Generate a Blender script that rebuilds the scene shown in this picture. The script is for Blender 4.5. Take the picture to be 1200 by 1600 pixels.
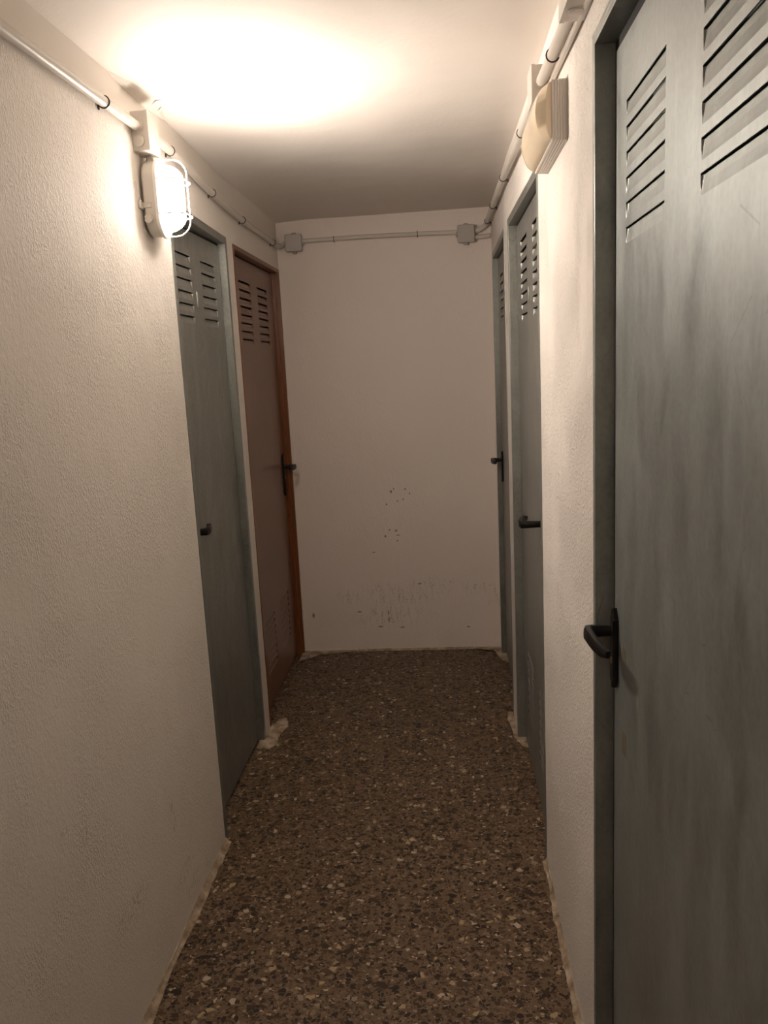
import bpy, bmesh, math, random
from mathutils import Vector, Matrix, noise

# ------------------------------------------------------------------ clear, camera, world, exposure
for o in list(bpy.data.objects):
    bpy.data.objects.remove(o)
scn = bpy.context.scene
COL = scn.collection
random.seed(7)

cam_d = bpy.data.cameras.new('camera')
cam = bpy.data.objects.new('camera', cam_d)
COL.objects.link(cam)
cr = Vector((0.99634451, 0.07025851, -0.04859385))
cu = Vector((0.03495901, 0.18368706, 0.98236293))
cf = Vector((-0.07794542, 0.98047071, -0.18055942))
cam.matrix_world = Matrix(((cr.x, cu.x, -cf.x, 0.0), (cr.y, cu.y, -cf.y, 0.0), (cr.z, cu.z, -cf.z, 1.5621), (0, 0, 0, 1)))
cam_d.sensor_fit = 'VERTICAL'
cam_d.sensor_height = 24.0
cam_d.lens = 24.0 * 1260.72 / 1600.0
cam_d.clip_start = 0.02
scn.camera = cam

wd = bpy.data.worlds.new('world')
scn.world = wd
wd.use_nodes = True
wd.node_tree.nodes['Background'].inputs[0].default_value = (0.9, 0.8, 0.7, 1)
wd.node_tree.nodes['Background'].inputs[1].default_value = 0.0

vs = scn.view_settings
vs.view_transform = 'Standard'
vs.look = 'None'
vs.gamma = 1.0
vs.use_curve_mapping = False
vs.exposure = 0.56

LAMP_STRENGTH = 700.0
BACK_LAMP_STRENGTH = 400.0
LAMP_COL = (1.0, 0.875, 0.765)

# ------------------------------------------------------------------ material helpers
def lin(c):
    return tuple(((v / 255.0) / 12.92 if v / 255.0 <= 0.04045 else (((v / 255.0) + 0.055) / 1.055) ** 2.4) for v in c) + (1.0,)

class NT:
    def __init__(self, name):
        self.m = bpy.data.materials.new(name)
        self.m.use_nodes = True
        self.t = self.m.node_tree
        self.n = self.t.nodes
        self.b = self.n['Principled BSDF']
        self.geo = self.n.new('ShaderNodeNewGeometry')
    def link(self, a, b):
        self.t.links.new(a, b)
    def val(self, sock, v):
        if hasattr(v, 'links'):
            self.link(v, sock)
        else:
            sock.default_value = v
    def math(self, op, a, b=0.0, clamp=False):
        x = self.n.new('ShaderNodeMath'); x.operation = op; x.use_clamp = clamp
        self.val(x.inputs[0], a); self.val(x.inputs[1], b)
        return x.outputs[0]
    def scaled(self, s, src=None, off=(0, 0, 0)):
        x = self.n.new('ShaderNodeMapping')
        x.inputs['Scale'].default_value = s
        x.inputs['Location'].default_value = off
        self.link(src or self.geo.outputs['Position'], x.inputs['Vector'])
        return x.outputs[0]
    def noise(self, scale, detail=3, rough=0.5, vec=None, dist=0.0):
        x = self.n.new('ShaderNodeTexNoise')
        x.inputs['Scale'].default_value = scale
        x.inputs['Detail'].default_value = detail
        x.inputs['Roughness'].default_value = rough
        x.inputs['Distortion'].default_value = dist
        self.link(vec or self.geo.outputs['Position'], x.inputs['Vector'])
        return x.outputs['Fac']
    def vor(self, scale, feature='F1', vec=None, rnd=1.0):
        x = self.n.new('ShaderNodeTexVoronoi')
        x.feature = feature
        x.inputs['Scale'].default_value = scale
        x.inputs['Randomness'].default_value = rnd
        self.link(vec or self.geo.outputs['Position'], x.inputs['Vector'])
        return x
    def ramp(self, fac, stops, interp='LINEAR'):
        x = self.n.new('ShaderNodeValToRGB')
        x.color_ramp.interpolation = interp
        e = x.color_ramp.elements
        while len(e) < len(stops):
            e.new(0.5)
        for i, (p, c) in enumerate(stops):
            e[i].position = p
            e[i].color = c if len(c) == 4 else tuple(c) + (1,)
        self.link(fac, x.inputs[0])
        return x.outputs[0]
    def mix(self, f, a, b, mode='MIX'):
        x = self.n.new('ShaderNodeMix'); x.data_type = 'RGBA'; x.blend_type = mode
        self.val(x.inputs[0], f); self.val(x.inputs[6], a); self.val(x.inputs[7], b)
        return x.outputs[2]
    def bump(self, h, strength, dist, prev=None):
        x = self.n.new('ShaderNodeBump')
        x.inputs['Strength'].default_value = strength
        x.inputs['Distance'].default_value = dist
        self.link(h, x.inputs['Height'])
        if prev is not None:
            self.link(prev, x.inputs['Normal'])
        return x.outputs[0]
    def sep(self):
        x = self.n.new('ShaderNodeSeparateXYZ')
        self.link(self.geo.outputs['Position'], x.inputs[0])
        return x.outputs
    def ellipse(self, pa, pb, ca, cb, ra, rb, soft=0.5):
        """1 inside an ellipse of centre ca,cb and radii ra,rb, falling to 0 at the rim"""
        a = self.math('DIVIDE', self.math('SUBTRACT', pa, ca), ra)
        b = self.math('DIVIDE', self.math('SUBTRACT', pb, cb), rb)
        d = self.math('SQRT', self.math('ADD', self.math('MULTIPLY', a, a), self.math('MULTIPLY', b, b)))
        return self.math('MULTIPLY', self.math('SUBTRACT', 1.0, d), 1.0 / soft, clamp=True)
    def setb(self, **k):
        for a, v in k.items():
            self.val(self.b.inputs[a.replace('_', ' ')], v)

def fmax(nt, items):
    r = items[0]
    for i in items[1:]:
        r = nt.math('MAXIMUM', r, i)
    return r

WHITE_A = (0.80, 0.745, 0.685)
WHITE_B = (0.85, 0.795, 0.735)

def plaster(name, bump_amt, marks=None, fine=150.0, smooth_above=None, ca=WHITE_A, cb=WHITE_B):
    t = NT(name)
    low = t.noise(2.2, 3, 0.55)
    base = t.mix(low, ca + (1,), cb + (1,))
    px, py, pz = t.sep()
    tall = t.scaled((1, 1, 0.6))
    n1 = t.noise(fine, 2, 0.6, vec=tall)
    n2 = t.noise(fine * 0.28, 3, 0.5)
    patchy = t.ramp(t.noise(4.5, 3, 0.6), [(0.38, (0.25, 0.25, 0.25)), (0.62, (1, 1, 1))])
    blob = t.ramp(n1, [(0.46, (0, 0, 0)), (0.66, (1, 1, 1))])
    h = t.math('ADD', t.math('MULTIPLY', t.math('MULTIPLY', blob, patchy), 0.75), t.math('MULTIPLY', n2, 0.6))
    if smooth_above is not None:
        # trowelled band near the ceiling has hardly any texture
        k = t.math('MULTIPLY', t.math('SUBTRACT', smooth_above, pz), 30.0, clamp=True)
        k = t.math('ADD', t.math('MULTIPLY', k, 0.85), 0.15)
        h = t.math('MULTIPLY', h, k)
    nrm = t.bump(h, 1.0, bump_amt)
    wide = t.noise(3.0, 2, 0.5)
    nrm = t.bump(wide, 0.6, 0.02, nrm)
    if marks:
        m = marks(t, px, py, pz)
        base = t.mix(m, base, (0.10, 0.085, 0.07, 1))
    t.setb(Base_Color=base, Roughness=0.72, Normal=nrm)
    t.b.inputs['Specular IOR Level'].default_value = 0.3
    return t.m

def end_marks(t, px, py, pz):
    spots = [(-.295, .889, .008, .011), (-.28, .903, .005, .006), (-.219, .900, .006, .007), (-.196, .875, .005, .007), (-.322, .821, .006, .007),
             (-.263, .836, .006, .005), (-.232, .845, .006, .006), (-.312, .680, .006, .006), (-.277, .675, .009, .008), (-.337, .646, .008, .009),
             (-.268, .650, .014, .004), (-.273, .619, .006, .006), (-.404, .559, .012, .004), (-.162, .376, .014, .005), (-.499, .225, .016, .006),
             (-.339, .177, .006, .02), (-.387, .137, .018, .006), (-.267, .131, .014, .006), (-.757, .21, .01, .018), (.095, .125, .012, .005), (-.34, .215, .005, .018)]
    m = fmax(t, [t.math('MULTIPLY', t.ellipse(px, pz, a, b, c, d, 0.6), 0.75) for a, b, c, d in spots])
    # scuffed band where things were pushed against the wall
    streak = t.noise(60.0, 4, 0.75, vec=t.scaled((1, 1, 0.25)))
    grain = t.noise(140.0, 3, 0.7)
    sm = t.ramp(t.math('MULTIPLY', streak, grain), [(0.27, (0, 0, 0)), (0.36, (1, 1, 1))])
    bands = fmax(t, [t.ellipse(px, pz, a, b, c, d, 0.9) for a, b, c, d in
                     [(-.33, .35, .20, .045), (-.10, .365, .17, .07), (-.56, .31, .10, .05), (.16, .345, .12, .05), (-.24, .30, .25, .06), (.24, .30, .05, .10), (-.33, .2, .25, .08)]])
    m2 = t.math('MULTIPLY', t.math('MULTIPLY', sm, bands), 0.75, clamp=True)
    return t.math('MAXIMUM', m, m2)

def left_marks(t, px, py, pz):
    g = t.noise(120.0, 4, 0.75, vec=t.scaled((1, 1, 0.35)))
    sm = t.ramp(g, [(0.54, (0, 0, 0)), (0.62, (1, 1, 1))])
    e = fmax(t, [t.ellipse(py, pz, a, b, c, d, 0.7) for a, b, c, d in
                 [(1.988, .38, .03, .05), (1.996, .335, .02, .03), (2.10, .08, .08, .05), (2.25, .06, .08, .05), (1.51, .61, .03, .03), (1.42, .675, .02, .02), (1.7, .3, .15, .05), (2.05, .16, .1, .04)]])
    dirt = t.math('MULTIPLY', t.math('MULTIPLY', sm, e), 0.6)
    return dirt

def ceil_marks(t, px, py, pz):
    g = t.noise(90.0, 3, 0.6)
    e = fmax(t, [t.ellipse(px, py, -.748, 2.312, .018, .006, 0.5), t.ellipse(px, py, -.76, 2.37, .008, .006, 0.5)])
    return t.math('MULTIPLY', t.math('MULTIPLY', e, t.math('ADD', g, 0.3)), 1.0, clamp=True)

M = {}
M['wall_left'] = plaster('plaster_left', 0.0021, left_marks, 210.0, 2.21)
M['wall_right'] = plaster('plaster_right', 0.0040, None, 230.0, 2.26)
M['wall_end'] = plaster('plaster_end', 0.0010, end_marks, 110.0, None, (0.82, 0.725, 0.655), (0.855, 0.77, 0.70))
M['ceiling'] = plaster('plaster_ceiling', 0.0003, ceil_marks, 60.0)

def mat_terrazzo():
    t = NT('terrazzo')
    warp = t.n.new('ShaderNodeTexNoise'); warp.inputs['Scale'].default_value = 60.0
    t.link(t.geo.outputs['Position'], warp.inputs['Vector'])
    mx = t.n.new('ShaderNodeMix'); mx.data_type = 'VECTOR'
    mx.inputs[0].default_value = 0.012
    t.link(t.geo.outputs['Position'], mx.inputs[4]); t.link(warp.outputs['Color'], mx.inputs[5])
    wp = mx.outputs[1]
    big = t.noise(1.6, 3, 0.55)
    mid = t.noise(9.0, 3, 0.6)
    cem = t.mix(big, (0.138, 0.088, 0.048, 1), (0.185, 0.125, 0.079, 1))
    cem = t.mix(t.math('MULTIPLY', mid, 0.5), cem, (0.128, 0.085, 0.051, 1))
    col = cem
    # each layer: voronoi cells, a few of them are stone chips of one colour
    def layer(col, scale, lo, hi, size, stops, sx=1.0, seed=0):
        vec = t.scaled((1, sx, 1), wp, (seed * 3.1, seed * 1.7, seed))
        v = t.vor(scale, 'F1', vec)
        e = t.vor(scale, 'DISTANCE_TO_EDGE', vec)
        s = t.n.new('ShaderNodeSeparateColor'); t.link(v.outputs['Color'], s.inputs[0])
        pick = t.math('MULTIPLY', t.math('GREATER_THAN', s.outputs[0], lo), t.math('LESS_THAN', s.outputs[0], hi))
        shape = t.math('GREATER_THAN', e.outputs['Distance'], size)
        c = t.ramp(s.outputs[1], stops, 'CONSTANT')
        return t.mix(t.math('MULTIPLY', pick, shape), col, c)
    dark = [(0.0, (0.024, 0.014, 0.009)), (0.4, (0.048, 0.027, 0.015)), (0.75, (0.082, 0.048, 0.025))]
    mids = [(0.0, (0.205, 0.122, 0.068)), (0.35, (0.235, 0.165, 0.108)), (0.7, (0.105, 0.061, 0.034))]
    lite = [(0.0, (0.42, 0.31, 0.18)), (0.4, (0.31, 0.235, 0.17)), (0.75, (0.50, 0.41, 0.30))]
    col = layer(col, 170.0, 0.0, 0.25, 0.06, dark, 1.0, 1)
    col = layer(col, 130.0, 0.0, 0.25, 0.06, mids, 1.3, 2)
    col = layer(col, 78.0, 0.0, 0.22, 0.09, mids, 1.2, 3)
    col = layer(col, 95.0, 0.0, 0.20, 0.08, dark, 0.8, 8)
    col = layer(col, 56.0, 0.0, 0.20, 0.10, dark, 1.25, 4)
    col = layer(col, 120.0, 0.0, 0.045, 0.08, lite, 1.2, 5)
    col = layer(col, 66.0, 0.0, 0.04, 0.11, lite, 0.75, 6)
    col = layer(col, 40.0, 0.0, 0.08, 0.13, dark, 1.2, 7)
    col = layer(col, 46.0, 0.0, 0.02, 0.13, lite, 1.4, 9)
    px, py, pz = t.sep()
    t.setb(Base_Color=col, Roughness=t.math('ADD', t.math('MULTIPLY', t.noise(25.0, 3), 0.3), 0.38))
    nrm = t.bump(t.noise(200.0, 2), 0.3, 0.0006)
    t.setb(Normal=nrm)
    t.b.inputs['Specular IOR Level'].default_value = 0.35
    return t.m
M['terrazzo'] = mat_terrazzo()

def mat_galv(name, a, b, rough=0.45, metallic=0.55, seed=0.0, streak=1.0):
    t = NT(name)
    n1 = t.noise(2.6, 6, 0.66, vec=t.scaled((4.0, 4.0, 1.0), None, (seed, seed, seed)), dist=0.8)
    n2 = t.noise(2.2, 5, 0.6, vec=t.scaled((1.6, 1.6, 1.0), None, (seed + 3, 0, 0)), dist=2.2)
    fine = t.noise(60.0, 4, 0.75, vec=t.scaled((1.6, 1.6, 0.35)))
    wipe = t.noise(5.0, 6, 0.7, vec=t.scaled((1.0, 2.6, 1.2), None, (0, seed, 2)), dist=1.6)
    sp = t.vor(90.0, 'F1').outputs['Distance']
    mp = t.n.new('ShaderNodeMapping'); mp.inputs['Rotation'].default_value = (math.radians(-32), 0, 0); mp.inputs['Scale'].default_value = (3.0, 3.2, 1.0)
    t.link(t.geo.outputs['Position'], mp.inputs['Vector'])
    n4 = t.noise(2.6, 6, 0.68, vec=mp.outputs[0], dist=0.9)
    f = t.math('ADD', t.math('ADD', t.math('MULTIPLY', n1, 0.32 * streak), t.math('MULTIPLY', n2, 0.34)), t.math('MULTIPLY', n4, 0.34))
    f = t.ramp(f, [(0.40, (0, 0, 0)), (0.60, (1, 1, 1))])
    hair = t.vor(7.0, 'DISTANCE_TO_EDGE', vec=mp.outputs[0]).outputs['Distance']
    c = t.mix(f, a + (1,), b + (1,))
    w = t.ramp(wipe, [(0.50, (0, 0, 0)), (0.72, (1, 1, 1))])
    c = t.mix(t.math('MULTIPLY', w, 0.5), c, (b[0] * 1.22, b[1] * 1.24, b[2] * 1.28, 1))
    c = t.mix(t.math('MULTIPLY', fine, 0.38), c, (a[0] * 0.72, a[1] * 0.73, a[2] * 0.72, 1))
    hl = t.math('MULTIPLY', t.math('LESS_THAN', hair, 0.006), t.math('GREATER_THAN', n2, 0.55))
    c = t.mix(t.math('MULTIPLY', hl, 0.45), c, (a[0] * 0.6, a[1] * 0.6, a[2] * 0.58, 1))
    c = t.mix(t.math('MULTIPLY', sp, 0.25), c, (b[0] * 1.2, b[1] * 1.2, b[2] * 1.2, 1))
    r = t.math('ADD', t.math('MULTIPLY', f, 0.16), rough - 0.08)
    wob = t.noise(2.4, 2, 0.5)
    nrm = t.bump(wob, 0.25, 0.03)
    nrm = t.bump(t.noise(70.0, 3, 0.6), 0.2, 0.0008, nrm)
    t.setb(Base_Color=c, Roughness=r, Metallic=metallic, Normal=nrm)
    return t.m
M['galv_door'] = mat_galv('galvanised_sheet', (0.185, 0.188, 0.172), (0.355, 0.354, 0.325))
M['galv_near'] = mat_galv('galvanised_sheet_cool', (0.20, 0.218, 0.208), (0.335, 0.358, 0.345), seed=2.0)
M['galv_frame'] = mat_galv('galvanised_profile', (0.20, 0.208, 0.190), (0.36, 0.366, 0.332), 0.42, 0.6, 5.0)

def mat_paint(name, c, rough=0.3, bump=0.0004, scale=60.0, metallic=0.0, var=0.12):
    t = NT(name)
    n = t.noise(7.0, 3, 0.6)
    c2 = tuple(max(0, v * (1 - var)) for v in c)
    t.setb(Base_Color=t.mix(n, c + (1,), c2 + (1,)), Roughness=rough, Metallic=metallic,
           Normal=t.bump(t.noise(scale, 2), 0.5, bump))
    return t.m
M['brown'] = mat_paint('brown_gloss_paint', (0.20, 0.094, 0.058), 0.30)
M['orange_brown'] = mat_paint('red_brown_gloss_paint', (0.20, 0.062, 0.018), 0.32)
M['black'] = mat_paint('black_bakelite', (0.008, 0.006, 0.005), 0.36, 0.0002)
M['black'].node_tree.nodes['Principled BSDF'].inputs['Specular IOR Level'].default_value = 0.3
M['rubber'] = mat_paint('black_rubber', (0.006, 0.006, 0.007), 0.8, 0.0001)  # flat black that stands in for shade in the door gaps
M['tape'] = mat_paint('yellowed_tape', (0.17, 0.14, 0.075), 0.5)
M['brass'] = mat_paint('brass', (0.55, 0.38, 0.16), 0.3, 0.0001, metallic=1.0)
M['pvc'] = mat_paint('grey_white_pvc', (0.66, 0.61, 0.55), 0.38, 0.0001)
M['pvc_grey'] = mat_paint('grey_pvc', (0.50, 0.455, 0.42), 0.42, 0.0001)
M['lamp_body'] = mat_paint('cream_moulded_plastic', (0.66, 0.62, 0.56), 0.4, 0.0001)
M['cage'] = mat_paint('white_cage_plastic', (0.85, 0.83, 0.80), 0.35, 0.0001)
M['wire'] = mat_paint('dark_clip_wire', (0.045, 0.028, 0.02), 0.45, 0.0001)
M['mortar'] = None

def mat_mortar():
    t = NT('cream_mortar')
    n = t.noise(22.0, 5, 0.65)
    c = t.ramp(n, [(0.30, (0.20, 0.14, 0.09)), (0.48, (0.38, 0.29, 0.20)), (0.66, (0.56, 0.48, 0.37))])
    t.setb(Base_Color=c, Roughness=0.9, Normal=t.bump(t.noise(110.0, 4, 0.7), 0.8, 0.002))
    return t.m
M['mortar'] = mat_mortar()

def mat_diffuser():
    t = NT('yellowed_diffuser_plastic')
    c = t.mix(t.noise(20.0, 4, 0.6), (0.74, 0.60, 0.42, 1), (0.80, 0.70, 0.55, 1))
    t.setb(Base_Color=c, Roughness=0.16)
    t.b.inputs['Subsurface Weight'].default_value = 0.25
    t.b.inputs['Subsurface Radius'].default_value = (0.02, 0.014, 0.008)
    return t.m
M['diffuser'] = mat_diffuser()

def mat_glow(name, strength):
    """lit glass: the bulb sits in the middle, so the front glows most, the sides less and the two ends least"""
    t = NT(name)
    x = t.n.new('ShaderNodeSeparateXYZ')
    t.link(t.geo.outputs['Normal'], x.inputs[0])
    nx = t.math('MAXIMUM', x.outputs[0], 0.0)
    f = t.math('ADD', t.math('MULTIPLY', t.math('POWER', nx, 5.0), 0.95), 0.05)
    t.setb(Base_Color=(0.9, 0.9, 0.88, 1), Roughness=0.3, Emission_Color=LAMP_COL + (1,), Emission_Strength=t.math('MULTIPLY', f, strength))
    return t.m
M['glow'] = mat_glow('lit_lamp_glass', LAMP_STRENGTH)
M['glow_back'] = mat_glow('lit_lamp_glass_behind', BACK_LAMP_STRENGTH)

# ------------------------------------------------------------------ mesh helpers
def obj(name, bm, m, parent=None, smooth=False, recalc=True, bevel=0.0, merge=0.0):
    if merge:
        bmesh.ops.remove_doubles(bm, verts=bm.verts, dist=merge)
    if recalc:
        bmesh.ops.recalc_face_normals(bm, faces=bm.faces)
    me = bpy.data.meshes.new(name)
    bm.to_mesh(me); bm.free()
    o = bpy.data.objects.new(name, me)
    COL.objects.link(o)
    for mm in (m if isinstance(m, (list, tuple)) else [m]):
        me.materials.append(M[mm])
    if smooth:
        for p in me.polygons:
            p.use_smooth = True
        try:
            me.set_sharp_from_angle(angle=math.radians(38))
        except Exception:
            pass
    if bevel:
        b = o.modifiers.new('bevel', 'BEVEL'); b.width = bevel; b.segments = 2; b.limit_method = 'ANGLE'
    if parent is not None:
        o.parent = parent
        o.matrix_parent_inverse = Matrix.Translation(parent_world(parent)).inverted()
    return o

def parent_world(p):
    v = Vector(p.location)
    # every parent below is unrotated, and a part's own location stays zero, so its origin is the thing's
    return v if p.type == 'EMPTY' else Vector((0, 0, 0))

def tag(o, label, cat, group=None, kind=None):
    o['label'] = label; o['category'] = cat
    if group: o['group'] = group
    if kind: o['kind'] = kind
    return o

def empty(name, loc):
    o = bpy.data.objects.new(name, None)
    o.empty_display_size = 0.05
    COL.objects.link(o); o.location = loc
    return o

def box(bm, a, b):
    x0, y0, z0 = a; x1, y1, z1 = b
    v = [bm.verts.new(c) for c in ((x0, y0, z0), (x1, y0, z0), (x1, y1, z0), (x0, y1, z0), (x0, y0, z1), (x1, y0, z1), (x1, y1, z1), (x0, y1, z1))]
    for f in ((0, 3, 2, 1), (4, 5, 6, 7), (0, 1, 5, 4), (1, 2, 6, 5), (2, 3, 7, 6), (3, 0, 4, 7)):
        bm.faces.new([v[i] for i in f])
    return v

def tube(bm, pts, r, seg=12, caps=True, closed=False):
    """tube swept along pts; r a number or one radius per point"""
    pts = [Vector(p) for p in pts]
    n = len(pts)
    rs = r if isinstance(r, (list, tuple)) else [r] * n
    rings = []
    prev = None
    for i, p in enumerate(pts):
        if closed:
            d = (pts[(i + 1) % n] - pts[i - 1])
        else:
            d = (pts[min(i + 1, n - 1)] - pts[max(i - 1, 0)])
        d.normalize()
        if prev is None:
            up = Vector((0, 0, 1)) if abs(d.z) < 0.9 else Vector((1, 0, 0))
            a = d.cross(up).normalized()
        else:
            a = (prev - d * prev.dot(d)).normalized()
        prev = a
        b = d.cross(a)
        rings.append([bm.verts.new(p + (a * math.cos(2 * math.pi * k / seg) + b * math.sin(2 * math.pi * k / seg)) * rs[i]) for k in range(seg)])
    last = n if closed else n - 1
    for i in range(last):
        A, B = rings[i], rings[(i + 1) % n]
        for k in range(seg):
            bm.faces.new((A[k], A[(k + 1) % seg], B[(k + 1) % seg], B[k]))
    if caps and not closed:
        bm.faces.new(rings[0]); bm.faces.new(rings[-1])

def lerp_tab(tab, v):
    if v <= tab[0][0]: return tab[0][1]
    for (a, fa), (b, fb) in zip(tab, tab[1:]):
        if v <= b: return fa + (fb - fa) * (v - a) / (b - a)
    return tab[-1][1]

# ------------------------------------------------------------------ the corridor
H = 2.3
YB = -2.6        # wall behind the camera
YE = 4.25
LX = [(YB, -0.784), (2.44, -0.784), (3.20, -0.814), (4.25, -0.818)]
RX = [(YB, 0.276), (2.33, 0.275), (3.19, 0.264), (3.40, 0.265), (4.25, 0.268)]
xl = lambda y: lerp_tab(LX, y)
xr = lambda y: lerp_tab(RX, y)
TOP = 2.06
# openings: y0, y1, top
OL = [(2.44, 3.19, TOP), (3.30, 4.24, TOP)]
OR = [(0.655, 1.503, TOP + 0.02), (2.335, 3.186, TOP), (3.405, 4.165, TOP)]

def wall(name, fx, openings, side, m, label):
    """side -1 = left wall (faces +x), +1 = right wall"""
    bm = bmesh.new()
    T = 0.16
    ys = sorted(set([YB, YE] + [a for a, b, c in openings] + [b for a, b, c in openings] + [y for y, _ in (LX if side < 0 else RX)]))
    zs = sorted(set([0.0, H + 0.02] + [c for a, b, c in openings]))
    def solid(i, j):
        if i < 0 or j < 0 or i >= len(ys) - 1 or j >= len(zs) - 1: return False
        cy = (ys[i] + ys[i + 1]) / 2; cz = (zs[j] + zs[j + 1]) / 2
        return not any(a < cy < b and cz < c for a, b, c in openings)
    cache = {}
    def v(y, z, d):
        k = (round(y, 4), round(z, 4), d)
        if k not in cache:
            cache[k] = bm.verts.new((fx(y) + side * T * d, y, z))
        return cache[k]
    for i in range(len(ys) - 1):
        for j in range(len(zs) - 1):
            if not solid(i, j): continue
            a, b, c, d = ys[i], ys[i + 1], zs[j], zs[j + 1]
            for dd in (0, 1):
                bm.faces.new([v(a, c, dd), v(b, c, dd), v(b, d, dd), v(a, d, dd)])
            if not solid(i - 1, j): bm.faces.new([v(a, c, 0), v(a, d, 0), v(a, d, 1), v(a, c, 1)])
            if not solid(i + 1, j): bm.faces.new([v(b, c, 0), v(b, d, 0), v(b, d, 1), v(b, c, 1)])
            if not solid(i, j - 1): bm.faces.new([v(a, c, 0), v(b, c, 0), v(b, c, 1), v(a, c, 1)])
            if not solid(i, j + 1): bm.faces.new([v(a, d, 0), v(b, d, 0), v(b, d, 1), v(a, d, 1)])
    o = obj(name, bm, m, bevel=0.004)
    return tag(o, label, 'wall', kind='structure')

wall('wall_left', xl, OL, -1, 'wall_left', 'rough white plastered left wall carrying the lit lamp')
wall('wall_right', xr, OR, 1, 'wall_right', 'rough white plastered right wall with three door openings')
bm = bmesh.new(); box(bm, (-1.0, YE, 0), (0.45, YE + 0.12, H + 0.02))
tag(obj('wall_end', bm, 'wall_end'), 'plain scuffed white wall closing the corridor', 'wall', kind='structure')
bm = bmesh.new(); box(bm, (-1.0, YB - 0.12, 0), (0.45, YB, H + 0.02))
tag(obj('wall_back', bm, 'wall_end'), 'plain white wall behind the viewpoint', 'wall', kind='structure')
bm = bmesh.new(); box(bm, (-1.0, YB - 0.12, -0.1), (0.45, YE + 0.12, 0))
tag(obj('floor', bm, 'terrazzo'), 'brown terrazzo floor with dark and cream stone chips', 'floor', kind='structure')
# ceiling: gently uneven slab
bm = bmesh.new()
nx, ny = 12, 60
grid = []
for j in range(ny + 1):
    row = []
    y = YB - 0.1 + (YE + 0.2 - YB) * j / ny
    for i in range(nx + 1):
        x = -1.0 + 1.45 * i / nx
        z = H + 0.010 * noise.noise(Vector((x * 1.5, y * 1.1, 3.3)))
        z += -0.012 * max(0.0, (x + 0.65) / -0.2) * (1 if y > 0 else 1) if x < -0.65 else 0
        z += 0.010 * max(0, (y - 3.6)) * (x + 0.3)
        row.append(bm.verts.new((x, y, z)))
    grid.append(row)
for j in range(ny):
    for i in range(nx):
        bm.faces.new((grid[j][i], grid[j + 1][i], grid[j + 1][i + 1], grid[j][i + 1]))
co = obj('ceiling', bm, 'ceiling', smooth=True)
sm = co.modifiers.new('thick', 'SOLIDIFY'); sm.thickness = 0.1; sm.offset = 1
for p in co.data.polygons: p.use_smooth = True
tag(co, 'smooth off-white ceiling brightest above the lamp', 'ceiling', kind='structure')

# mortar along the foot of the walls
def strip_mortar(name, pts_fn, y0, y1, n, label):
    bm = bmesh.new()
    prev = None
    for i in range(n + 1):
        y = y0 + (y1 - y0) * i / n
        ring = [bm.verts.new(q) for q in pts_fn(y)]
        if prev:
            for a in range(len(ring) - 1):
                bm.faces.new((prev[a], prev[a + 1], ring[a + 1], ring[a]))
            bm.faces.new((prev[-1], prev[0], ring[0], ring[-1]))
        else:
            bm.faces.new(ring)
        prev = ring
    bm.faces.new(prev)
    o = obj(name, bm, 'mortar', smooth=True)
    return tag(o, label, 'mortar', kind='structure')
def nz(*a):
    return noise.noise(Vector(a))
def left_m(y):
    x = xl(y)
    w = 0.016 + 0.010 * nz(y * 4, 1, 2) + 0.003 * nz(y * 30, 5, 2)
    h = 0.016 + 0.010 * nz(y * 4, 7, 2) + 0.003 * nz(y * 26, 8, 1)
    if y > 2.3: w *= 1.3
    return [(x - 0.02, y, -0.01), (x - 0.02, y, h), (x + 0.002, y, h), (x + w * 0.45, y, h * 0.42), (x + w, y, 0.003), (x + w + 0.002, y, -0.01)]
def right_m(y):
    x = xr(y)
    w = 0.013 + 0.010 * nz(y * 7, 11, 2) + 0.005 * nz(y * 30, 5, 9)
    h = 0.014 + 0.010 * nz(y * 5, 17, 2) + 0.005 * nz(y * 26, 8, 11)
    w = max(w, 0.006); h = max(h, 0.006)
    return [(x + 0.02, y, -0.01), (x + 0.02, y, h), (x - 0.002, y, h), (x - w * 0.45, y, h * 0.45), (x - w, y, 0.003), (x - w - 0.002, y, -0.01)]
strip_mortar('trim_1', left_m, 0.3, 2.43, 90, 'uneven cream mortar fillet along the foot of the left wall')
strip_mortar('trim_2', right_m, 1.51, 2.32, 60, 'uneven cream mortar fillet at the foot of the right pier')

def patch(name, outline, h, label, m='mortar'):
    """irregular low blob of mortar on the floor; outline in metres"""
    bm = bmesh.new()
    c = Vector((sum(p[0] for p in outline) / len(outline), sum(p[1] for p in outline) / len(outline), 0))
    dense = []
    for i, p in enumerate(outline):
        q = outline[(i + 1) % len(outline)]
        L = math.hypot(q[0] - p[0], q[1] - p[1])
        k = max(1, int(L / 0.012))
        for s in range(k):
            x = p[0] + (q[0] - p[0]) * s / k; y = p[1] + (q[1] - p[1]) * s / k
            x += 0.004 * nz(x * 60, y * 60, 1); y += 0.006 * nz(x * 55, y * 55, 9)
            dense.append(Vector((x, y, 0)))
    rings = []
    for fr, hh in ((1.0, -0.004), (0.97, h * 0.6), (0.88, h), (0.5, h * 1.05)):
        rings.append([bm.verts.new(c + (d - c) * fr + Vector((0, 0, hh + (0.0015 * nz(d.x * 80, d.y * 80, fr * 3) if hh > 0 else 0)))) for d in dense])
    for A, B in zip(rings, rings[1:]):
        for i in range(len(A)):
            bm.faces.new((A[i], A[(i + 1) % len(A)], B[(i + 1) % len(A)], B[i]))
    bm.faces.new(rings[-1])
    return tag(obj(name, bm, m, smooth=True), label, 'mortar', kind='structure')
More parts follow.
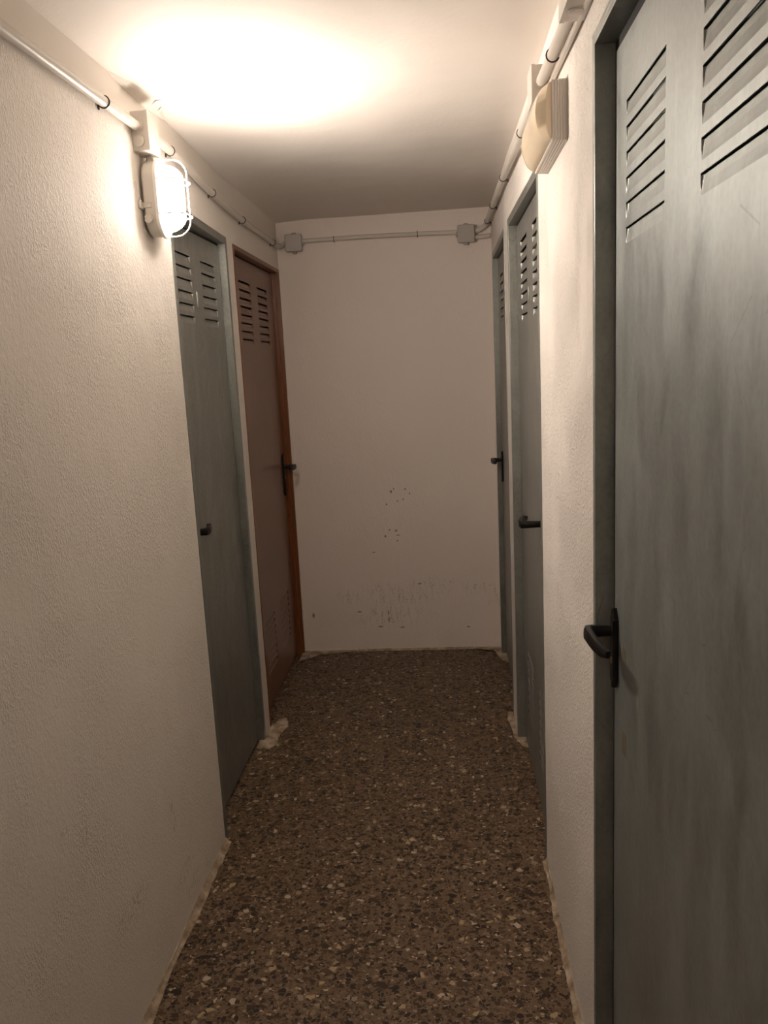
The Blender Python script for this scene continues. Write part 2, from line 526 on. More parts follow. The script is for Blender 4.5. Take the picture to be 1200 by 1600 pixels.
patch('trim_3', [(-.835, 3.10), (-.775, 3.095), (-.755, 3.13), (-.757, 3.20), (-.748, 3.28), (-.735, 3.31), (-.758, 3.40), (-.79, 3.385), (-.80, 3.33), (-.835, 3.33)], 0.005,
      'cream mortar patch at the foot of the pillar between the left doors')
patch('trim_4', [(.300, 3.08), (.275, 3.09), (.247, 3.17), (.243, 3.27), (.232, 3.35), (.240, 3.42), (.275, 3.42), (.300, 3.39)], 0.005,
      'cream mortar patch at the foot of the pillar between the right doors')
patch('trim_5', [(-.83, 4.10), (-.79, 4.13), (-.74, 4.20), (-.60, 4.225), (-.52, 4.24), (-.52, 4.26), (-.83, 4.26)], 0.006,
      'cream mortar smear in the left corner under the end wall')
patch('trim_6', [(.30, 4.02), (.262, 4.06), (.245, 4.14), (.228, 4.22), (.12, 4.238), (.12, 4.26), (.30, 4.26)], 0.008,
      'cream mortar smear in the right corner under the end wall')
bm = bmesh.new()
for i in range(40):
    x0 = -0.52 + 0.64 * i / 40; x1 = -0.52 + 0.64 * (i + 1) / 40
    if i == 0: prev = [bm.verts.new(q) for q in ((x0, 4.262, 0.012), (x0, 4.247, 0.010), (x0, 4.240, 0.0), (x0, 4.262, -0.004))]; bm.faces.new(prev)
    a = 0.006 * nz(x1 * 20, 3, 3); b = 0.004 * nz(x1 * 33, 1, 8)
    cur = [bm.verts.new(q) for q in ((x1, 4.262, 0.012 + b), (x1, 4.247, 0.009 + b), (x1, 4.240 + a, 0.0), (x1, 4.262, -0.004))]
    for k in range(4):
        bm.faces.new((prev[k], prev[(k + 1) % 4], cur[(k + 1) % 4], cur[k]))
    prev = cur
bm.faces.new(prev)
tag(obj('trim_7', bm, 'mortar', smooth=True), 'thin mortar line where the end wall meets the floor', 'mortar', kind='structure')

# soft plaster ridge where wall and ceiling meet, near the lamp
bm = bmesh.new()
prev = None
for i in range(31):
    t_ = i / 30; y = 2.06 + 0.42 * t_
    s = math.sin(math.pi * t_) ** 0.7 + 0.02
    x = xl(y)
    w = 0.045 * s * (1 + 0.2 * nz(y * 12, 2, 2)); h = 0.012 * s
    ring = [bm.verts.new(q) for q in ((x - 0.01, y, H + 0.01), (x - 0.01, y, H - 0.008 - h), (x + 0.4 * w, y, H - 0.006 - h), (x + w, y, H + 0.004))]
    if prev:
        for k in range(4):
            bm.faces.new((prev[k], prev[(k + 1) % 4], ring[(k + 1) % 4], ring[k]))
    else:
        bm.faces.new(ring)
    prev = ring
bm.faces.new(prev)
tag(obj('trim_8', bm, 'ceiling', smooth=True), 'small plaster bulge at the ceiling edge above the lamp', 'plaster bulge', kind='structure')

# ------------------------------------------------------------------ doors
def leaf_mesh(x, side, y0, y1, z0, z1, cols, rows, ramp=0.50, rd=0.011, rg=0.0075):
    """folded sheet door leaf with inward-pressed louvres. side: -1 left (faces +x), +1 right.
    cols: list of (ya, yb); rows: list of (slot_top_z, pitch)"""
    bm = bmesh.new()
    P = lambda d, y, z: bm.verts.new((x + side * d, y, z))
    ys = sorted(set([y0, y1] + [v for c in cols for v in c]))
    zs = set([z0, z1])
    for zt, p in rows:
        zs.add(zt); zs.add(zt - p * ramp - 0.006)
    zs = sorted(zs)
    hz = [(zt - p * ramp - 0.006, zt) for zt, p in rows]
    cache = {}
    def V(y, z):
        k = (round(y, 5), round(z, 5))
        if k not in cache: cache[k] = P(0, y, z)
        return cache[k]
    for i in range(len(ys) - 1):
        for j in range(len(zs) - 1):
            cy = (ys[i] + ys[i + 1]) / 2; cz = (zs[j] + zs[j + 1]) / 2
            if any(a < cy < b for a, b in cols) and any(a < cz < b for a, b in hz):
                continue
            bm.faces.new((V(ys[i], zs[j]), V(ys[i + 1], zs[j]), V(ys[i + 1], zs[j + 1]), V(ys[i], zs[j + 1])))
    for a, b in cols:
        for lo, hi in hz:
            ins = 0.005
            prof = [(0.0, lo), (rd * 0.30, lo + (hi - rg - lo) * 0.22), (rd * 0.72, lo + (hi - rg - lo) * 0.6), (rd, hi - rg)]
            n = 8
            rows_v = []
            for d, z in prof:
                r = []
                for k in range(n + 1):
                    f = k / n
                    # ends of the pressing run out to the sheet over ins
                    yy = a + (b - a) * f
                    e = min(1.0, min(yy - a, b - yy) / ins) if n else 1
                    r.append((yy, e))
                rows_v.append((d, z, r))
            yy = [a, a + ins * 0.5, a + ins] + [a + ins + (b - a - 2 * ins) * k / 4 for k in (1, 2, 3)] + [b - ins, b - ins * 0.5, b]
            ee = [0.0, 0.8, 1, 1, 1, 1, 1, 0.8, 0.0]
            prev = None
            for d, z in prof:
                cur = []
                for y_, e_ in zip(yy, ee):
                    # at the ends the sheet stays in plane up to the slot
                    cur.append(P(d * e_, y_, z))
                if prev:
                    for k in range(len(yy) - 1):
                        bm.faces.new((prev[k], prev[k + 1], cur[k + 1], cur[k]))
                prev = cur
            # turned-in lip of the sheet above the slot
            l0 = [P(0, a, hi), P(0, b, hi), P(0.0015, b, hi), P(0.0015, a, hi)]
            bm.faces.new(l0)
    # returns and back sheet
    D = 0.034
    for (ya, za, yb, zb) in ((y0, z0, y1, z0), (y1, z0, y1, z1), (y1, z1, y0, z1), (y0, z1, y0, z0)):
        bm.faces.new((P(0, ya, za), P(0, yb, zb), P(D, yb, zb), P(D, ya, za)))
    bm.faces.new((P(D, y0, z0), P(D, y1, z0), P(D, y1, z1), P(D, y0, z1)))
    return bm

def frame_mesh(fx, side, y0, y1, zt, depth, t=0.018, flange=0.010, proud=0.002, step=None):
    """pressed door frame lining the opening: two jambs and a head, seen as a liner with a thin flange on the wall face"""
    bm = bmesh.new()
    def pbox(ya, yb, za, zb, d0, d1):
        vs_ = []
        for z in (za, zb):
            for (y, d) in ((ya, d0), (yb, d0), (yb, d1), (ya, d1)):
                vs_.append(bm.verts.new((fx(y) + side * d, y, z)))
        for f in ((0, 1, 2, 3), (4, 5, 6, 7), (0, 1, 5, 4), (1, 2, 6, 5), (2, 3, 7, 6), (3, 0, 4, 7)):
            bm.faces.new([vs_[i] for i in f])
    pbox(y0 - 0.001, y0 + t, 0, zt + 0.001, -proud, depth + 0.05)
    pbox(y1 - t, y1 + 0.001, 0, zt + 0.001, -proud, depth + 0.05)
    pbox(y0 + t, y1 - t, zt - t, zt + 0.001, -proud, depth + 0.05)
    if flange:
        pbox(y0 - flange, y0 + 0.001, 0, zt + flange, -proud, 0.004)
        pbox(y1 - 0.001, y1 + flange, 0, zt + flange, -proud, 0.004)
        pbox(y0, y1, zt, zt + flange, -proud, 0.004)
    if step:
        # inner rebate set further back
        pbox(y1 - t - step, y1 - t + 0.001, 0, zt - t, depth * 0.45, depth + 0.05)
    return bm

def plate_mesh(x, side, y, z0, z1, w=0.030, d=0.010, point=0.020):
    """long backplate with pointed ends, on the leaf face at x"""
    bm = bmesh.new()
    prof = [(y - w / 2, z0 + point), (y, z0), (y + w / 2, z0 + point), (y + w / 2, z1 - point), (y, z1), (y - w / 2, z1 - point)]
    A = [bm.verts.new((x, a, b)) for a, b in prof]
    mid = [bm.verts.new((x - side * d * 0.7, a, b)) for a, b in prof]
    c = (z0 + z1) / 2
    B = [bm.verts.new((x - side * d, y + (a - y) * 0.8, c + (b - c) * 0.975)) for a, b in prof]
    for U, W in ((A, mid), (mid, B)):
        for i in range(6):
            bm.faces.new((U[i], U[(i + 1) % 6], W[(i + 1) % 6], W[i]))
    bm.faces.new(A); bm.faces.new(B)
    return bm

def lever_mesh(x, side, y, z, dirn, out=0.052, length=0.115, ret=0.022):
    """square stem out of the plate, sharp corner, tapering grip that returns towards the leaf"""
    bm = bmesh.new()
    tube(bm, [(x, y, z), (x - side * 0.012, y, z)], [0.0125, 0.0105], 16)
    s = -side
    path = [(x + s * 0.006, y), (x + s * 0.020, y), (x + s * (out - 0.010), y), (x + s * (out - 0.003), y + dirn * 0.003), (x + s * out, y + dirn * 0.014),
            (x + s * (out - 0.001), y + dirn * length * 0.35), (x + s * (out - ret * 0.25), y + dirn * length * 0.62), (x + s * (out - ret * 0.62), y + dirn * length * 0.86), (x + s * (out - ret), y + dirn * length)]
    hh = [0.0095, 0.010, 0.0115, 0.0125, 0.0130, 0.0130, 0.0125, 0.0110, 0.0065]
    ww = [0.0075, 0.0075, 0.008, 0.0085, 0.0085, 0.0078, 0.0072, 0.0065, 0.0045]
    rings = []
    for i, (px_, py_) in enumerate(path):
        a = Vector(path[max(i - 1, 0)]); b = Vector(path[min(i + 1, len(path) - 1)])
        d = (b - a).normalized(); nrm = Vector((-d.y, d.x))
        ring = []
        for k in range(12):
            an = 2 * math.pi * k / 12
            ca, sa = math.cos(an), math.sin(an)
            ca = math.copysign(abs(ca) ** 0.6, ca); sa = math.copysign(abs(sa) ** 0.6, sa)
            ring.append(bm.verts.new((px_ + nrm.x * ww[i] * ca, py_ + nrm.y * ww[i] * ca, z + hh[i] * sa)))
        rings.append(ring)
    for A, B in zip(rings, rings[1:]):
        for k in range(12):
            bm.faces.new((A[k], A[(k + 1) % 12], B[(k + 1) % 12], B[k]))
    bm.faces.new(rings[0]); bm.faces.new(rings[-1])
    return bm

def door(n, side, fx, y0, y1, zt, leaf_x, gap, cols, rows, low_rows, mats, label, leaf_label, hy, hdir, hz=1.057, plate=(0.945, 1.098), lever_kw={}, zb=0.012, step=None, t=0.018, scratch=None, flange=0.010, louvre=(0.006, 0.003)):
    root = empty('door_%d' % n, (fx((y0 + y1) / 2), (y0 + y1) / 2, 0))
    tag(root, label, 'door', kind='structure')
    dep = abs(leaf_x - fx((y0 + y1) / 2))
    obj('door_frame', frame_mesh(fx, side, y0, y1, zt, dep, t=t, step=step, flange=flange), mats[0], root, bevel=0.0012)
    s2 = step or 0
    ly0, ly1 = y0 + t + gap, y1 - t - gap - s2
    lf = obj('door_leaf', leaf_mesh(leaf_x, side, ly0, ly1, zb, zt - t - gap, cols, rows + low_rows, rd=louvre[0], rg=louvre[1]), mats[1], root, merge=0.00005, recalc=False)
    bm = bmesh.new()  # added black strips that paint the gap beside and above the leaf dark
    xs_ = sorted((leaf_x + side * 0.003, leaf_x + side * 0.030))
    box(bm, (xs_[0], ly1 + 0.0005, zb), (xs_[1], y1 - t - s2 - 0.0002, zt - t - 0.0005))
    box(bm, (xs_[0], ly0, zt - t - gap + 0.0005), (xs_[1], ly1 + 0.0005, zt - t - 0.0005))
    sl = obj('door_seal', bm, 'rubber', root); sl['label'] = 'black seal in the gap round the leaf'
    pl = obj('handle_plate', plate_mesh(leaf_x, side, hy, plate[0], plate[1]), 'black', lf)
    lv = obj('door_handle', lever_mesh(leaf_x, side, hy, hz, hdir, **lever_kw), 'black', lf, smooth=True)
    # keyhole cylinder
    bm = bmesh.new()
    zc = hz - 0.058
    tube(bm, [(leaf_x, hy, zc), (leaf_x - side * 0.011, hy, zc)], 0.0075, 16)
    box(bm, (min(leaf_x, leaf_x - side * 0.010), hy - 0.003, zc - 0.016), (max(leaf_x, leaf_x - side * 0.010), hy + 0.003, zc - 0.004))
    k = obj('lock_cylinder', bm, 'brass', lf, smooth=True); k['label'] = 'brass lock cylinder'
    if scratch:
        pass
    return root, lf

def rws(z_top, z_last, n):
    p = (z_top - z_last) / (n - 1)
    return [(z_top - p * i, p) for i in range(n)]

galv = ('galv_frame', 'galv_door')
brn = ('orange_brown', 'brown')
# left, near: galvanised
d1, leaf1 = door(1, -1, xl, 2.44, 3.19, TOP, -0.838, 0.008, [(2.61, 2.79), (2.91, 3.088)], rws(1.951, 1.752, 6), [], galv,
     'galvanised grey metal door in the left wall under the lit lamp', '', 2.50, 1, lever_kw=dict(out=0.062, length=0.105, ret=0.026), plate=(0.945, 1.10))
# left, far: brown
door(2, -1, xl, 3.30, 4.24, TOP, -0.850, 0.006, [(3.50, 3.71), (3.85, 4.055)], rws(1.943, 1.698, 8), rws(0.415, 0.185, 8), brn,
     'brown painted metal door at the far left beside the end wall', '', 4.150, -1, hz=1.057, plate=(0.905, 1.125), step=0.020, louvre=(0.0055, 0.0065), lever_kw=dict(out=0.068, length=0.10, ret=0.012), flange=0.0)
# right, near: galvanised
d3, leaf3 = door(3, 1, xr, 0.655, 1.503, TOP + 0.02, 0.305, 0.021, [(0.78, 1.010), (1.165, 1.395)], rws(1.952, 1.760, 6), [], ('galv_frame', 'galv_near'),
     'large scratched galvanised grey metal door nearest on the right', '', 1.452, -1, lever_kw=dict(out=0.055, length=0.125, ret=0.014), plate=(0.945, 1.10), t=0.010, louvre=(0.0032, 0.0022))
# right, middle
d4, leaf4 = door(4, 1, xr, 2.335, 3.186, TOP, 0.294, 0.007, [(2.46, 2.655), (2.825, 3.035)], rws(1.968, 1.712, 8), rws(0.45, 0.195, 8), galv,
     'middle galvanised grey metal door in the right wall', '', 2.445, 1, lever_kw=dict(out=0.068, length=0.11, ret=0.026), plate=(0.945, 1.10), louvre=(0.0075, 0.003))
# right, far
door(5, 1, xr, 3.405, 4.165, TOP, 0.291, 0.007, [(3.50, 3.68), (3.845, 4.025)], rws(1.948, 1.757, 6), [], galv,
     'narrow-looking grey metal door at the far right beside the end wall', '', 4.08, -1, lever_kw=dict(out=0.055, length=0.10, ret=0.012), plate=(0.945, 1.10))

# small raised tab between the two columns of louvres
for lf, xx, sd, yc, za, zb_ in ((leaf1, -0.838, -1, 2.828, 1.782, 1.838), (leaf4, 0.294, 1, 2.755, 1.741, 1.790)):
    bm = bmesh.new()
    tube(bm, [(xx - sd * 0.001, yc, za), (xx - sd * 0.002, yc, za + 0.004), (xx - sd * 0.002, yc, zb_ - 0.004), (xx - sd * 0.001, yc, zb_)], [0.002, 0.0035, 0.0035, 0.002], 8)
    obj('raised_tab', bm, 'galv_frame', lf, smooth=True)
# dried scraps of tape left on the nearest door, below the handle and beside it
for (ya, yb, za, zb_) in ((1.374, 1.402, 0.842, 0.884), (1.380, 1.406, 1.018, 1.044)):
    bm = bmesh.new()
    box(bm, (0.3046, ya, za), (0.3052, yb, zb_))
    o = obj('tape_scrap', bm, 'tape', leaf3); o['label'] = 'small scrap of yellowed tape'

# ------------------------------------------------------------------ conduits
def conduit(name, pts, r, label, m='pvc'):
    bm = bmesh.new()
    P = [Vector(p) for p in pts]
    # densify with catmull-rom
    out = []
    for i in range(len(P) - 1):
        p0 = P[max(i - 1, 0)]; p1 = P[i]; p2 = P[i + 1]; p3 = P[min(i + 2, len(P) - 1)]
        for s in range(6):
            t_ = s / 6
            out.append(0.5 * ((2 * p1) + (p2 - p0) * t_ + (2 * p0 - 5 * p1 + 4 * p2 - p3) * t_ ** 2 + (3 * p1 - p0 - 3 * p2 + p3) * t_ ** 3))
    out.append(P[-1])
    tube(bm, out, r, 16)
    o = obj(name, bm, m, smooth=True)
    return tag(o, label, 'conduit')

RP = 0.0125
lz = [(0.3, 2.180), (1.5, 2.190), (2.2, 2.200), (2.5, 2.203), (2.94, 2.185), (3.40, 2.172), (4.20, 2.168)]
rz = [(0.3, 2.16), (1.65, 2.168), (2.05, 2.190), (3.1, 2.200), (4.0, 2.222), (4.24, 2.226)]
LZ = lambda y: lerp_tab(lz, y)
RZ = lambda y: lerp_tab(rz, y)
lp = lambda y: (xl(y) + 0.0155, y, LZ(y))
rp = lambda y: (xr(y) - 0.0215, y, RZ(y))
rp2 = lambda y: (xr(y) - 0.0085, y, RZ(y) - 0.020)
BL0, BL1 = 2.195, 2.275       # lamp junction box along the wall
conduit('conduit', [lp(y) for y in (0.3, 0.9, 1.5, 1.9, BL0 + 0.001)], RP, 'white plastic conduit on the left wall in front of the lamp')
conduit('conduit', [lp(y) for y in (BL1 - 0.001, 2.5, 2.94, 3.4, 3.8, 4.17)] + [(xl(4.2) + 0.018, 4.215, 2.170), (xl(4.2) + 0.030, 4.2345, 2.178), (-0.772, 4.2365, 2.185)], RP,
        'white plastic conduit high on the left wall beyond the lamp, turning at the corner')
conduit('conduit', [(-0.683, 4.2365, 2.192), (-0.4, 4.2365, 2.1955), (-0.1, 4.2365, 2.193), (0.095, 4.2365, 2.189)], 0.0115,
        'white conduit across the end wall between two square boxes')
conduit('conduit', [(0.186, 4.2365, 2.190), (0.215, 4.2345, 2.198), (0.240, 4.225, 2.215), (xr(4.2) - 0.021, 4.20, RZ(4.2))] + [rp(y) for y in (4.1, 3.7, 3.1, 2.6, 2.129)], RP,
        'thick white conduit on the right wall beyond the emergency light')
conduit('conduit', [(0.186, 4.2365, 2.160), (0.225, 4.2365, 2.162), (0.262, 4.238, 2.166)], 0.0110, 'short lower conduit from the right-hand box to the corner')
conduit('conduit', [rp(y) for y in (2.051, 1.85, 1.599)], RP, 'thick white conduit between the two boxes above the emergency light')
conduit('conduit', [rp(y) for y in (1.501, 1.0, 0.3)], RP, 'thick white conduit above the nearest right door')
conduit('conduit', [rp2(y) for y in (2.10, 1.85, 1.45, 0.3)], 0.0055, 'thin white cable tucked under the thick conduit near the emergency light', 'pvc')

def clip_mesh(c, axis_dir, r, wall_dir):
    """open wire hook round the pipe with a small nail pad on the wall side.
    axis_dir: pipe direction; wall_dir: towards the wall"""
    bm = bmesh.new()
    c = Vector(c); wdv = Vector(wall_dir).normalized(); up = Vector((0, 0, 1))
    pts = []
    for k in range(17):
        an = math.radians(-150 + 300 * k / 16)   # open towards the wall
        pts.append(c + (-wdv * math.cos(an) + up * math.sin(an)) * (r + 0.0014))
    tube(bm, pts, 0.0016, 6)
    q = pts[0]
    a = Vector(axis_dir).normalized() * 0.004
    foot = q + wdv * 0.003 - up * 0.003
    lo = foot - Vector((0.003, 0.003, 0.006)) ; hi = foot + Vector((0.003, 0.003, 0.004))
    box(bm, lo, hi)
    return bm
clip_l = ['dark wire clip on the left conduit just in front of the lamp', 'dark wire clip on the left conduit just beyond the lamp', 'second dark wire clip beyond the lamp on the left conduit',
          'third dark wire clip beyond the lamp on the left conduit', 'dark wire clip on the left conduit at the end wall corner']
for y, lb in zip((1.985, 2.46, 2.96, 3.44, 4.06), clip_l):
    tag(obj('conduit_clip', clip_mesh(lp(y), (0, 1, 0), RP, (-1, 0, 0)), 'wire', smooth=True), lb, 'clip', 'wire clips on the conduits')
clip_r = ['dark wire clip on the right conduit in front of the emergency light', 'dark wire clip on the right conduit just behind the emergency light', 'dark wire clip on the right conduit above the middle door',
          'dark wire clip on the right conduit above the far right door', 'dark wire clip on the right conduit at the end wall corner']
for y, lb in zip((1.855, 2.50, 3.10, 3.72, 4.17), clip_r):
    tag(obj('conduit_clip', clip_mesh(rp(y), (0, 1, 0), RP, (1, 0, 0)), 'wire', smooth=True), lb, 'clip', 'wire clips on the conduits')
for x, lb in ((-0.523, 'dark clip on the end wall conduit near the left box'), (-0.10, 'dark clip on the end wall conduit towards the right box')):
    bm = clip_mesh((x, 4.2365, 2.1945), (1, 0, 0), 0.0115, (0, 1, 0))
    tag(obj('conduit_clip', bm, 'wire', smooth=True), lb, 'clip', 'wire clips on the conduits')

# ------------------------------------------------------------------ junction boxes
def rrect(cx, cy, hw, hh, r, n=5):
    out = []
    for (sx, sy, a0) in ((1, 1, 0), (-1, 1, 90), (-1, -1, 180), (1, -1, 270)):
        for k in range(n + 1):
            a = math.radians(a0 + 90 * k / n)
            out.append((cx + sx * (hw - r) + r * math.cos(a), cy + sy * (hh - r) + r * math.sin(a)))
    return out

def extr(bm, loops, cap0=True, cap1=True):
    R = [[bm.verts.new(p) for p in lp_] for lp_ in loops]
    for A, B in zip(R, R[1:]):
        for i in range(len(A)):
            bm.faces.new((A[i], A[(i + 1) % len(A)], B[(i + 1) % len(A)], B[i]))
    if cap0: bm.faces.new(R[0])
    if cap1: bm.faces.new(R[-1])

def end_box(cx, cz, label):
    root = empty('junction_box', (cx, 4.25, cz))
    tag(root, label, 'junction box', 'square boxes on the end wall')
    bm = bmesh.new()
    L = lambda y, h, r: [(x, y, z) for x, z in rrect(cx, cz, h, h, r)]
    extr(bm, [L(4.249, 0.040, 0.008), L(4.222, 0.040, 0.008), L(4.220, 0.038, 0.007)])
    obj('box_body', bm, 'pvc_grey', root, smooth=True)
    bm = bmesh.new()
    extr(bm, [L(4.2205, 0.043, 0.009), L(4.213, 0.043, 0.009), L(4.209, 0.040, 0.008)])
    obj('box_lid', bm, 'pvc_grey', root, smooth=True)
    # stepped grommets on the four sides
    for dx, dz in ((1, 0), (-1, 0), (0, 1), (0, -1)):
        bm = bmesh.new()
        a = (cx + dx * 0.038, 4.236, cz + dz * 0.038); b = (cx + dx * 0.046, 4.236, cz + dz * 0.046); c = (cx + dx * 0.051, 4.236, cz + dz * 0.051)
        tube(bm, [a, b, b, c], [0.0138, 0.0135, 0.0120, 0.0110], 18)
        obj('grommet', bm, 'pvc_grey', root, smooth=True)
end_box(-0.727, 2.184, 'square grey junction box on the end wall at the left corner')
end_box(0.142, 2.178, 'square grey junction box on the end wall at the right corner')

def side_box(name_label, side, fx, y0, y1, z0, z1, d, knock, root_group=None, bottom_knock=False):
    x = fx((y0 + y1) / 2)
    root = empty('junction_box', (x, (y0 + y1) / 2, z0))
    tag(root, name_label, 'junction box', root_group)
    bm = bmesh.new()
    x0 = x - side * (-0.0); x1 = x - side * (d * 0.80)
    L = lambda xx, g, r: [(xx, a, b) for a, b in rrect((y0 + y1) / 2, (z0 + z1) / 2, (y1 - y0) / 2 + g, (z1 - z0) / 2 + g, r)]
    extr(bm, [L(x, 0, 0.004), L(x1, 0, 0.004)])
    obj('box_body', bm, 'pvc', root, smooth=True)
    bm = bmesh.new()
    extr(bm, [L(x1, 0.0012, 0.004), L(x - side * (d - 0.001), 0.0012, 0.004), L(x - side * d, -0.001, 0.004)])
    obj('box_lid', bm, 'pvc', root, smooth=True)
    for (ax, yy, zz, xx, r) in knock:
        bm = bmesh.new()
        if ax == 'y':
            pts = [(xx, yy + 0.001, zz), (xx, yy - 0.003, zz), (xx, yy - 0.0035, zz)]
        else:
            pts = [(xx, yy, zz + 0.001), (xx, yy, zz - 0.003), (xx, yy, zz - 0.0035)]
        tube(bm, pts, [r, r, r * 0.85], 20)
        obj('grommet', bm, 'pvc', root, smooth=True)
    return root
side_box('white junction box on the left wall directly above the lit lamp', -1, xl, BL0, BL1, 2.140, 2.238, 0.046,
         [('y', BL0, LZ(2.2), xl(2.2) + 0.0155, 0.0165), ('y', BL0, 2.163, xl(2.2) + 0.0175, 0.0145)])
side_box('white junction box on the right wall behind the emergency light', 1, xr, 2.05, 2.13, 2.148, 2.228, 0.045,
         [('y', 2.05, RZ(2.05), rp(2.05)[0], 0.0170)])
side_box('white junction box with a round blanking plug at the top right, above the nearest pier', 1, xr, 1.50, 1.60, 2.146, 2.232, 0.046,
         [('z', 1.552, 2.146, xr(1.5) - 0.022, 0.0150)])

# ------------------------------------------------------------------ the lit bulkhead lamp
LY, LZC = 2.262, 2.030
HW, HH = 0.052, 0.098
XW = xl(LY)
lamp = empty('bulkhead_lamp', (XW, LY, LZC))
tag(lamp, 'lit oval bulkhead lamp with a white cage on the left wall', 'lamp')
def oval(x, g, hw=HW, hh=HH, n=40, flat=0.0):
    """stadium outline in the wall plane at distance x"""
    w = hw + g; h = hh + g
    out = []
    for k in range(n):
        a = 2 * math.pi * k / n
        ca, sa = math.cos(a), math.sin(a)
        if sa >= 0:
            out.append((x, LY + w * ca, LZC + (h - w) + w * sa))
        else:
            out.append((x, LY + w * ca, LZC - (h - w) + w * sa))
    return out
bm = bmesh.new()
extr(bm, [oval(XW + 0.006, -0.006), oval(XW + 0.012, 0.0), oval(XW + 0.040, 0.0), oval(XW + 0.041, -0.003)])
obj('lamp_housing', bm, 'lamp_body', lamp, smooth=True)
bm = bmesh.new()
# ring that holds cage and glass
loops = [oval(XW + 0.0405, 0.0005), oval(XW + 0.0405, 0.005), oval(XW + 0.048, 0.005), oval(XW + 0.050, 0.002), oval(XW + 0.050, -0.004), oval(XW + 0.0405, -0.004)]
R_ = [[bm.verts.new(p) for p in l] for l in loops]
for i in range(len(R_)):
    A, B = R_[i], R_[(i + 1) % len(R_)]
    for k in range(len(A)):
        bm.faces.new((A[k], A[(k + 1) % len(A)], B[(k + 1) % len(A)], B[k]))
cage = obj('cage', bm, 'cage', lamp, smooth=True)
def dome(g0, x0, depth, n=9, p=0.62):
    L = []
    for k in range(n + 1):
        t_ = k / n
        an = t_ * math.pi / 2
        L.append((x0 + depth * math.sin(an) , -(1 - math.cos(an) ** p) * 0.040))
    return L
bm = bmesh.new()
prof = dome(0, XW + 0.041, 0.062, 10, 0.95)
extr(bm, [oval(x, -0.009 + g) for x, g in prof[:-1]] + [oval(prof[-1][0], -0.009 - 0.038)])
obj('lamp_glass', bm, 'glow', lamp, smooth=True)
# cage wires: one tall hoop and two crosswise hoops
def hoop(pts, name='cage_wire', r=0.0021):
    bm = bmesh.new(); tube(bm, pts, r, 8)
    obj(name, bm, 'cage', cage, smooth=True)
XO = 0.116; XI = 0.047
def hoop_pts(u0, u1, rad):
    """rounded U: from (u0, XI) out to XO and back at (u1, XI)"""
    P = [(u0, XI), (u0, XO - rad)]
    for k in range(1, 8):
        a = math.radians(90 * k / 8); P.append((u0 + rad * (1 - math.cos(a)), XO - rad + rad * math.sin(a)))
    P.append((u0 + rad, XO)); P.append((u1 - rad, XO))
    for k in range(1, 8):
        a = math.radians(90 * k / 8); P.append((u1 - rad + rad * math.sin(a), XO - rad + rad * math.cos(a)))
    P += [(u1, XO - rad), (u1, XI)]
    return P
hoop([(XW + d, LY, LZC + u) for u, d in hoop_pts(-HH - 0.001, HH + 0.001, 0.040)])
for zz in (0.042, -0.046):
    hoop([(XW + d, LY + u, LZC + zz) for u, d in hoop_pts(-HW - 0.001, HW + 0.001, 0.034)])
# fixing lug and conduit entries
for a in (-1, 1):
    bm = bmesh.new()
    y0, y1 = (LY - HW - 0.020, LY - HW + 0.004) if a < 0 else (LY + HW - 0.004, LY + HW + 0.020)
    box(bm, (XW + 0.0005, y0, LZC - 0.033), (XW + 0.007, y1, LZC - 0.013))
    box(bm, (XW + 0.0065, (LY - HW - 0.003) if a < 0 else (LY + HW - 0.001), LZC - 0.030), (XW + 0.030, (LY - HW + 0.001) if a < 0 else (LY + HW + 0.003), LZC - 0.016))
    obj('fixing_lug', bm, 'lamp_body', lamp, bevel=0.001)
bm = bmesh.new()
ys_, zc_ = LY - HW + 0.012, LZC - 0.058
P = [(XW + 0.020, ys_ + 0.004, zc_), (XW + 0.020, ys_ - 0.020, zc_)]
tube(bm, P + [(XW + 0.020, ys_ - 0.0201, zc_), (XW + 0.020, ys_ - 0.010, zc_)], [0.0115, 0.0115, 0.0085, 0.008], 20)
obj('cable_entry', bm, 'lamp_body', lamp, smooth=True)
bm = bmesh.new()
tube(bm, [(XW + 0.020, LY - 0.004, LZC + HH - 0.006), (XW + 0.020, LY - 0.006, LZC + HH + 0.006), (XW + 0.020, LY - 0.012, 2.141)], [0.012, 0.009, 0.009], 16)
obj('cable_gland', bm, 'lamp_body', lamp, smooth=True)

# the corridor carries on behind the viewpoint, with the next lamp of the row on the same wall
def copy_tree(o, parent=None, off=None):
    c = o.copy(); COL.objects.link(c)
    if parent is not None:
        c.parent = parent
        c.matrix_parent_inverse = o.matrix_parent_inverse.copy()
    for ch in [q for q in list(bpy.data.objects) if q.parent == o]:
        copy_tree(ch, c)
    return c
lamp2 = copy_tree(lamp)
lamp2.location.y -= 3.25
for q in [q for q in bpy.data.objects if q.parent == lamp2 and q.name.startswith('lamp_glass')]:
    q.data = q.data.copy()
    q.data.materials[0] = M['glow_back']
lamp2['label'] = 'lit caged bulkhead lamp further back on the left wall, behind the viewpoint'

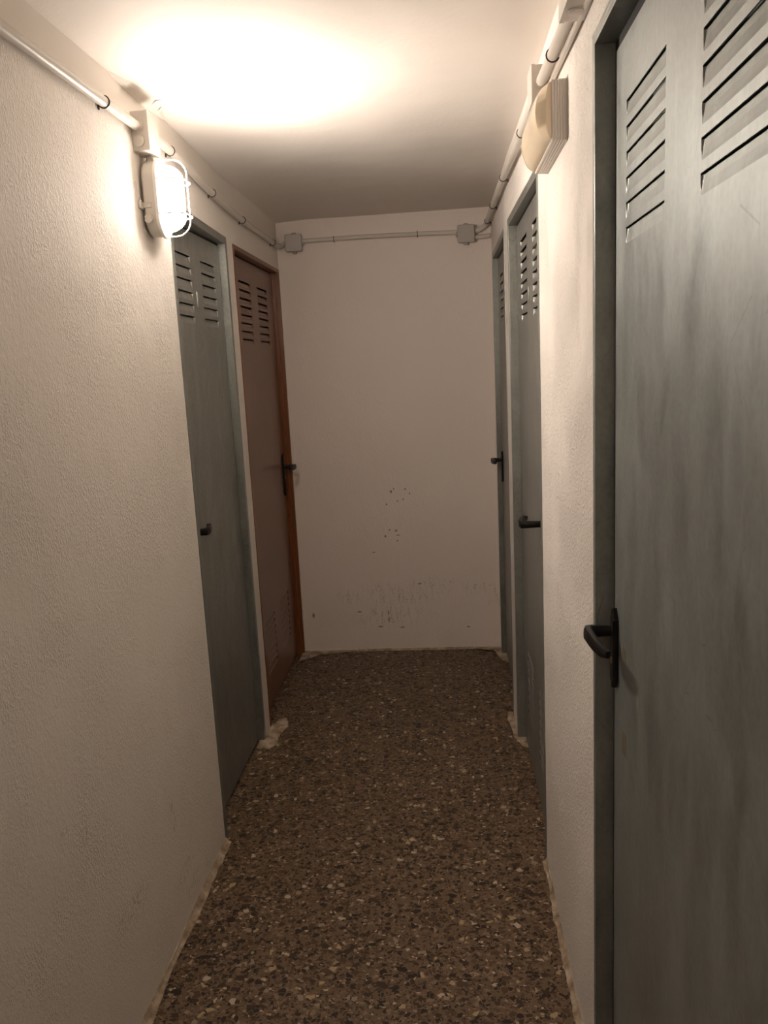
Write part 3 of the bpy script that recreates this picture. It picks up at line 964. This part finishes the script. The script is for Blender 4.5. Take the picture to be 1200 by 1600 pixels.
# ------------------------------------------------------------------ unlit emergency light on the right wall
EY0, EY1, EZ0, EZ1 = 1.800, 2.118, 1.998, 2.118
XE = xr(1.95)
em = empty('emergency_light', (XE, (EY0 + EY1) / 2, EZ0))
tag(em, 'unlit emergency light with a yellowed bulging cover on the right wall', 'emergency light')
bm = bmesh.new()
cy_, cz_ = (EY0 + EY1) / 2, (EZ0 + EZ1) / 2
Lr = lambda x, g, r: [(x, a, b) for a, b in rrect(cy_, cz_, (EY1 - EY0) / 2 + g, (EZ1 - EZ0) / 2 + g, r)]
loops = [Lr(XE - 0.0005, 0, 0.006)]
for k in range(5):
    d = 0.004 + 0.0055 * k
    loops += [Lr(XE - d, -0.0002 * k, 0.006), Lr(XE - d - 0.0003, -0.0012 - 0.0002 * k, 0.006), Lr(XE - d - 0.0010, -0.0012 - 0.0002 * k, 0.006), Lr(XE - d - 0.0013, -0.0004 - 0.0002 * k, 0.006)]
loops += [Lr(XE - 0.031, -0.001, 0.006), Lr(XE - 0.0325, -0.0028, 0.006)]
extr(bm, loops)
obj('light_base', bm, 'pvc', em, smooth=True)
bm = bmesh.new()
# bulging cover: half ellipse across, rounded over at both ends
ny_, na_ = 22, 18
hz_ = (EZ1 - EZ0) / 2 - 0.005
grid = []
for i in range(ny_ + 1):
    u = -1 + 2 * i / ny_
    yy = cy_ + u * ((EY1 - EY0) / 2 - 0.004)
    e = (1 - abs(u) ** 8)
    dd = 0.012 + 0.024 * max(0.0, e) ** 0.35
    row = []
    for k in range(na_ + 1):
        a = math.pi * k / na_
        sx = math.sin(a)
        row.append(bm.verts.new((XE - 0.0325 - dd * sx ** 0.9 if sx > 1e-6 else XE - 0.0325, yy, cz_ + hz_ * math.cos(a))))
    grid.append(row)
for i in range(ny_):
    for k in range(na_):
        bm.faces.new((grid[i][k], grid[i][k + 1], grid[i + 1][k + 1], grid[i + 1][k]))
bm.faces.new(grid[0]); bm.faces.new(grid[-1])
bm.faces.new([r[0] for r in grid] + [r[-1] for r in reversed(grid)])
dc = obj('diffuser_cover', bm, 'diffuser', em, smooth=True)
dc['label'] = 'yellowed translucent plastic cover'
